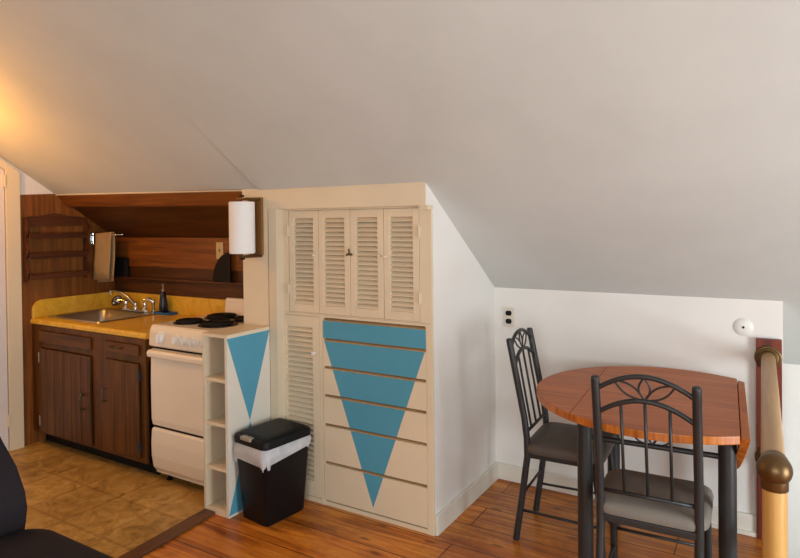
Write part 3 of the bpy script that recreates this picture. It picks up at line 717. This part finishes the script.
# ------------------------------------------------------------------ chairs (local: facing +X, origin on the floor)
def make_chair(label, loc, rz, seatmat):
    t = thing('metal_chair', label, 'chair', loc, rz, 'black metal chairs at the table')
    BM_ = M['blackmetal']; HW = .175; r = .0165
    def post(z):   # x of the rear post at height z
        K = [(0, -.200), (.2, -.170), (.43, -.138), (.52, -.140), (.62, -.152), (1.01, -.228)]
        for (a, xa), (b_, xb) in zip(K, K[1:]):
            if z <= b_: return xa+(xb-xa)*(z-a)/(b_-a)
        return K[-1][1]
    for s in (-1, 1):
        P = [(post(z), s*HW, z) for z in (0, .1, .2, .32, .43, .52, .62, .75, .88, 1.0, 1.008, 1.012)]
        obj('leg', MB().tube(P, [r]*10+[r*.9, r*.6], 14), BM_, t, local=True)
        obj('leg', MB().tube([(.224, s*.190, 0), (.210, s*.188, .25), (.192, s*.184, .43)], r*.95, 12), BM_, t, local=True)
        obj('stretcher', MB().tube([(post(.155), s*HW, .155), (.215, s*.189, .155)], .007, 8), BM_, t, local=True)
    obj('stretcher', MB().tube([(post(.235), -HW, .235), (post(.235), HW, .235)], .007, 8), BM_, t, local=True)
    obj('stretcher', MB().tube([(.211, -.188, .235), (.211, .188, .235)], .007, 8), BM_, t, local=True)
    mb = MB().box(-.14, .195, -HW-.008, -HW+.016, .425, .452, .003).box(-.14, .195, HW-.016, HW+.008, .425, .452, .003).box(.175, .20, -HW, HW, .425, .452, .003).box(-.15, -.125, -HW, HW, .425, .452, .003)
    obj('seat_frame', mb, BM_, t, local=True)
    rings = []
    for z, gx in ((.450, -.02), (.456, 0.006), (.475, .012), (.492, .006), (.503, -.012), (.509, -.05), (.512, -.10)):
        rings.append([(p[0]+.035, p[1], p[2]) for p in rr_ring(-.18-gx, .19+gx, -.20-gx, .20+gx, z, max(.02, .065+gx), 6)])
    obj('seat', MB().loft(rings), seatmat, t, local=True)
    def arch(z0, rise, rad):
        P = []
        for k in range(17):
            u = -1+k/8; z = z0+rise*(1-abs(u)**2.0); P.append((post(z), u*HW, z))
        return MB().tube(P, rad, 10)
    obj('back_rail', arch(.958, .068, .0095), BM_, t, local=True)
    obj('back_rail', arch(.862, .070, .0095), BM_, t, local=True)
    obj('back_rail', MB().tube([(post(.548), -HW, .548), (post(.548), HW, .548)], .008, 8), BM_, t, local=True)
    for y in (-.085, 0, .085):
        zt = .862+.070*(1-(y/HW)**2)
        obj('spindle', MB().tube([(post(.548), y, .548), (post(zt), y, zt)], .006, 8), BM_, t, local=True)
    mb = MB()
    for a in (-1.0, 0, 1.0):
        L = leaf_loop((0, 0, .935), a, .128 if a else .088, .040, (0, 1, 0))
        mb.tube([(post(p.z), p.y, p.z) for p in L], .0042, 6, True)
    obj('leaf_ornament', mb, BM_, t, local=True)
    return t
make_chair('black metal chair by the knee wall outlet, facing right toward the table', (-.911, 3.112, 0), radians(2.5), M['seatbrown'])
make_chair('black metal chair seen from behind, tucked under the near side of the table', (-.406, 2.607, 0), radians(92), M['seatgrey'])

# ------------------------------------------------------------------ handrail
o = obj('mounting_board', MB().box(-.062, .048, YK-.034, YK, 0, 1.004, .003), M['mahogany'], base=(-.007, YK-.017, 0)); tag(o, 'dark red-brown upright board on the end of the knee wall', 'board')
t = thing('handrail', 'golden wood pole handrail with brass ball elbow and post', 'handrail', (0, 2.03, 0))
FYY = YK-.034
obj('rail', MB().tube([(-.010, FYY-.01, .913), (.006, 1.975, .909)], .031, 20), M['rail'], t)
obj('rail', MB().tube([(-.010, FYY-.01, .413), (.006, 1.975, .413)], .028, 20), M['rail'], t)
for z in (.913, .413):
    obj('flange', MB().lathe([(.060, 0), (.060, .006), (.054, .010), (.050, .010), (.046, .018), (.040, .020), (.038, .036), (.033, .040)], (-.010, FYY, z), 28, (0, -1, 0)), M['brass'], t)
mb = MB()
prof = [(.044*sin(pi*k/16), -.044*cos(pi*k/16)) for k in range(17)]
mb.lathe(prof, (.008, 1.975, .909), 24); mb.lathe([(.0325, -.054), (.034, -.052), (.034, -.02)], (.008, 1.975, .909), 24)
mb.lathe([(.035, .03), (.037, .05), (.035, .06)], (.008, 1.975, .909), 24, (-.01, 1, 0))
obj('ball_elbow', mb, M['brass'], t)
obj('post', MB().tube([(.008, 1.975, 0), (.008, 1.975, .90)], .0305, 20), M['bamboo'], t)
obj('floor_flange', MB().lathe([(.055, 0), (.055, .006), (.036, .012), (.034, .03)], (.008, 1.975, 0), 20), M['brass'], t)

# ------------------------------------------------------------------ wall plates
t = thing('wall_outlet', 'white outlet plate with two black sockets on the knee wall', 'outlet', (-1.377, YK, 1.014))
obj('plate', MB().box(-1.412, -1.344, YK-.007, YK, .955, 1.075, .003), M['plate'], t)
for z in (1.040, .990):
    obj('socket', MB().prism([(-1.378+.019*cos(a)*1.0, z+max(-.015, min(.015, .019*sin(a)))) for a in [2*pi*k/24 for k in range(24)]], 1, YK-.011, YK-.006), M['black'], t)
t = thing('cable_cover', 'round white cover plate with a centre hole above the table corner', 'wall plate', (-.118, YK, 1.052))
obj('disc', MB().lathe([(.044, 0), (.044, .004), (.040, .008), (.012, .011), (0, .011)], (-.118, YK, 1.052), 28, (0, -1, 0)), M['whiteplastic'], t)
obj('socket', MB().lathe([(.006, 0), (.006, .003), (0, .003)], (-.118, YK-.011, 1.052), 12, (0, -1, 0)), M['black'], t)
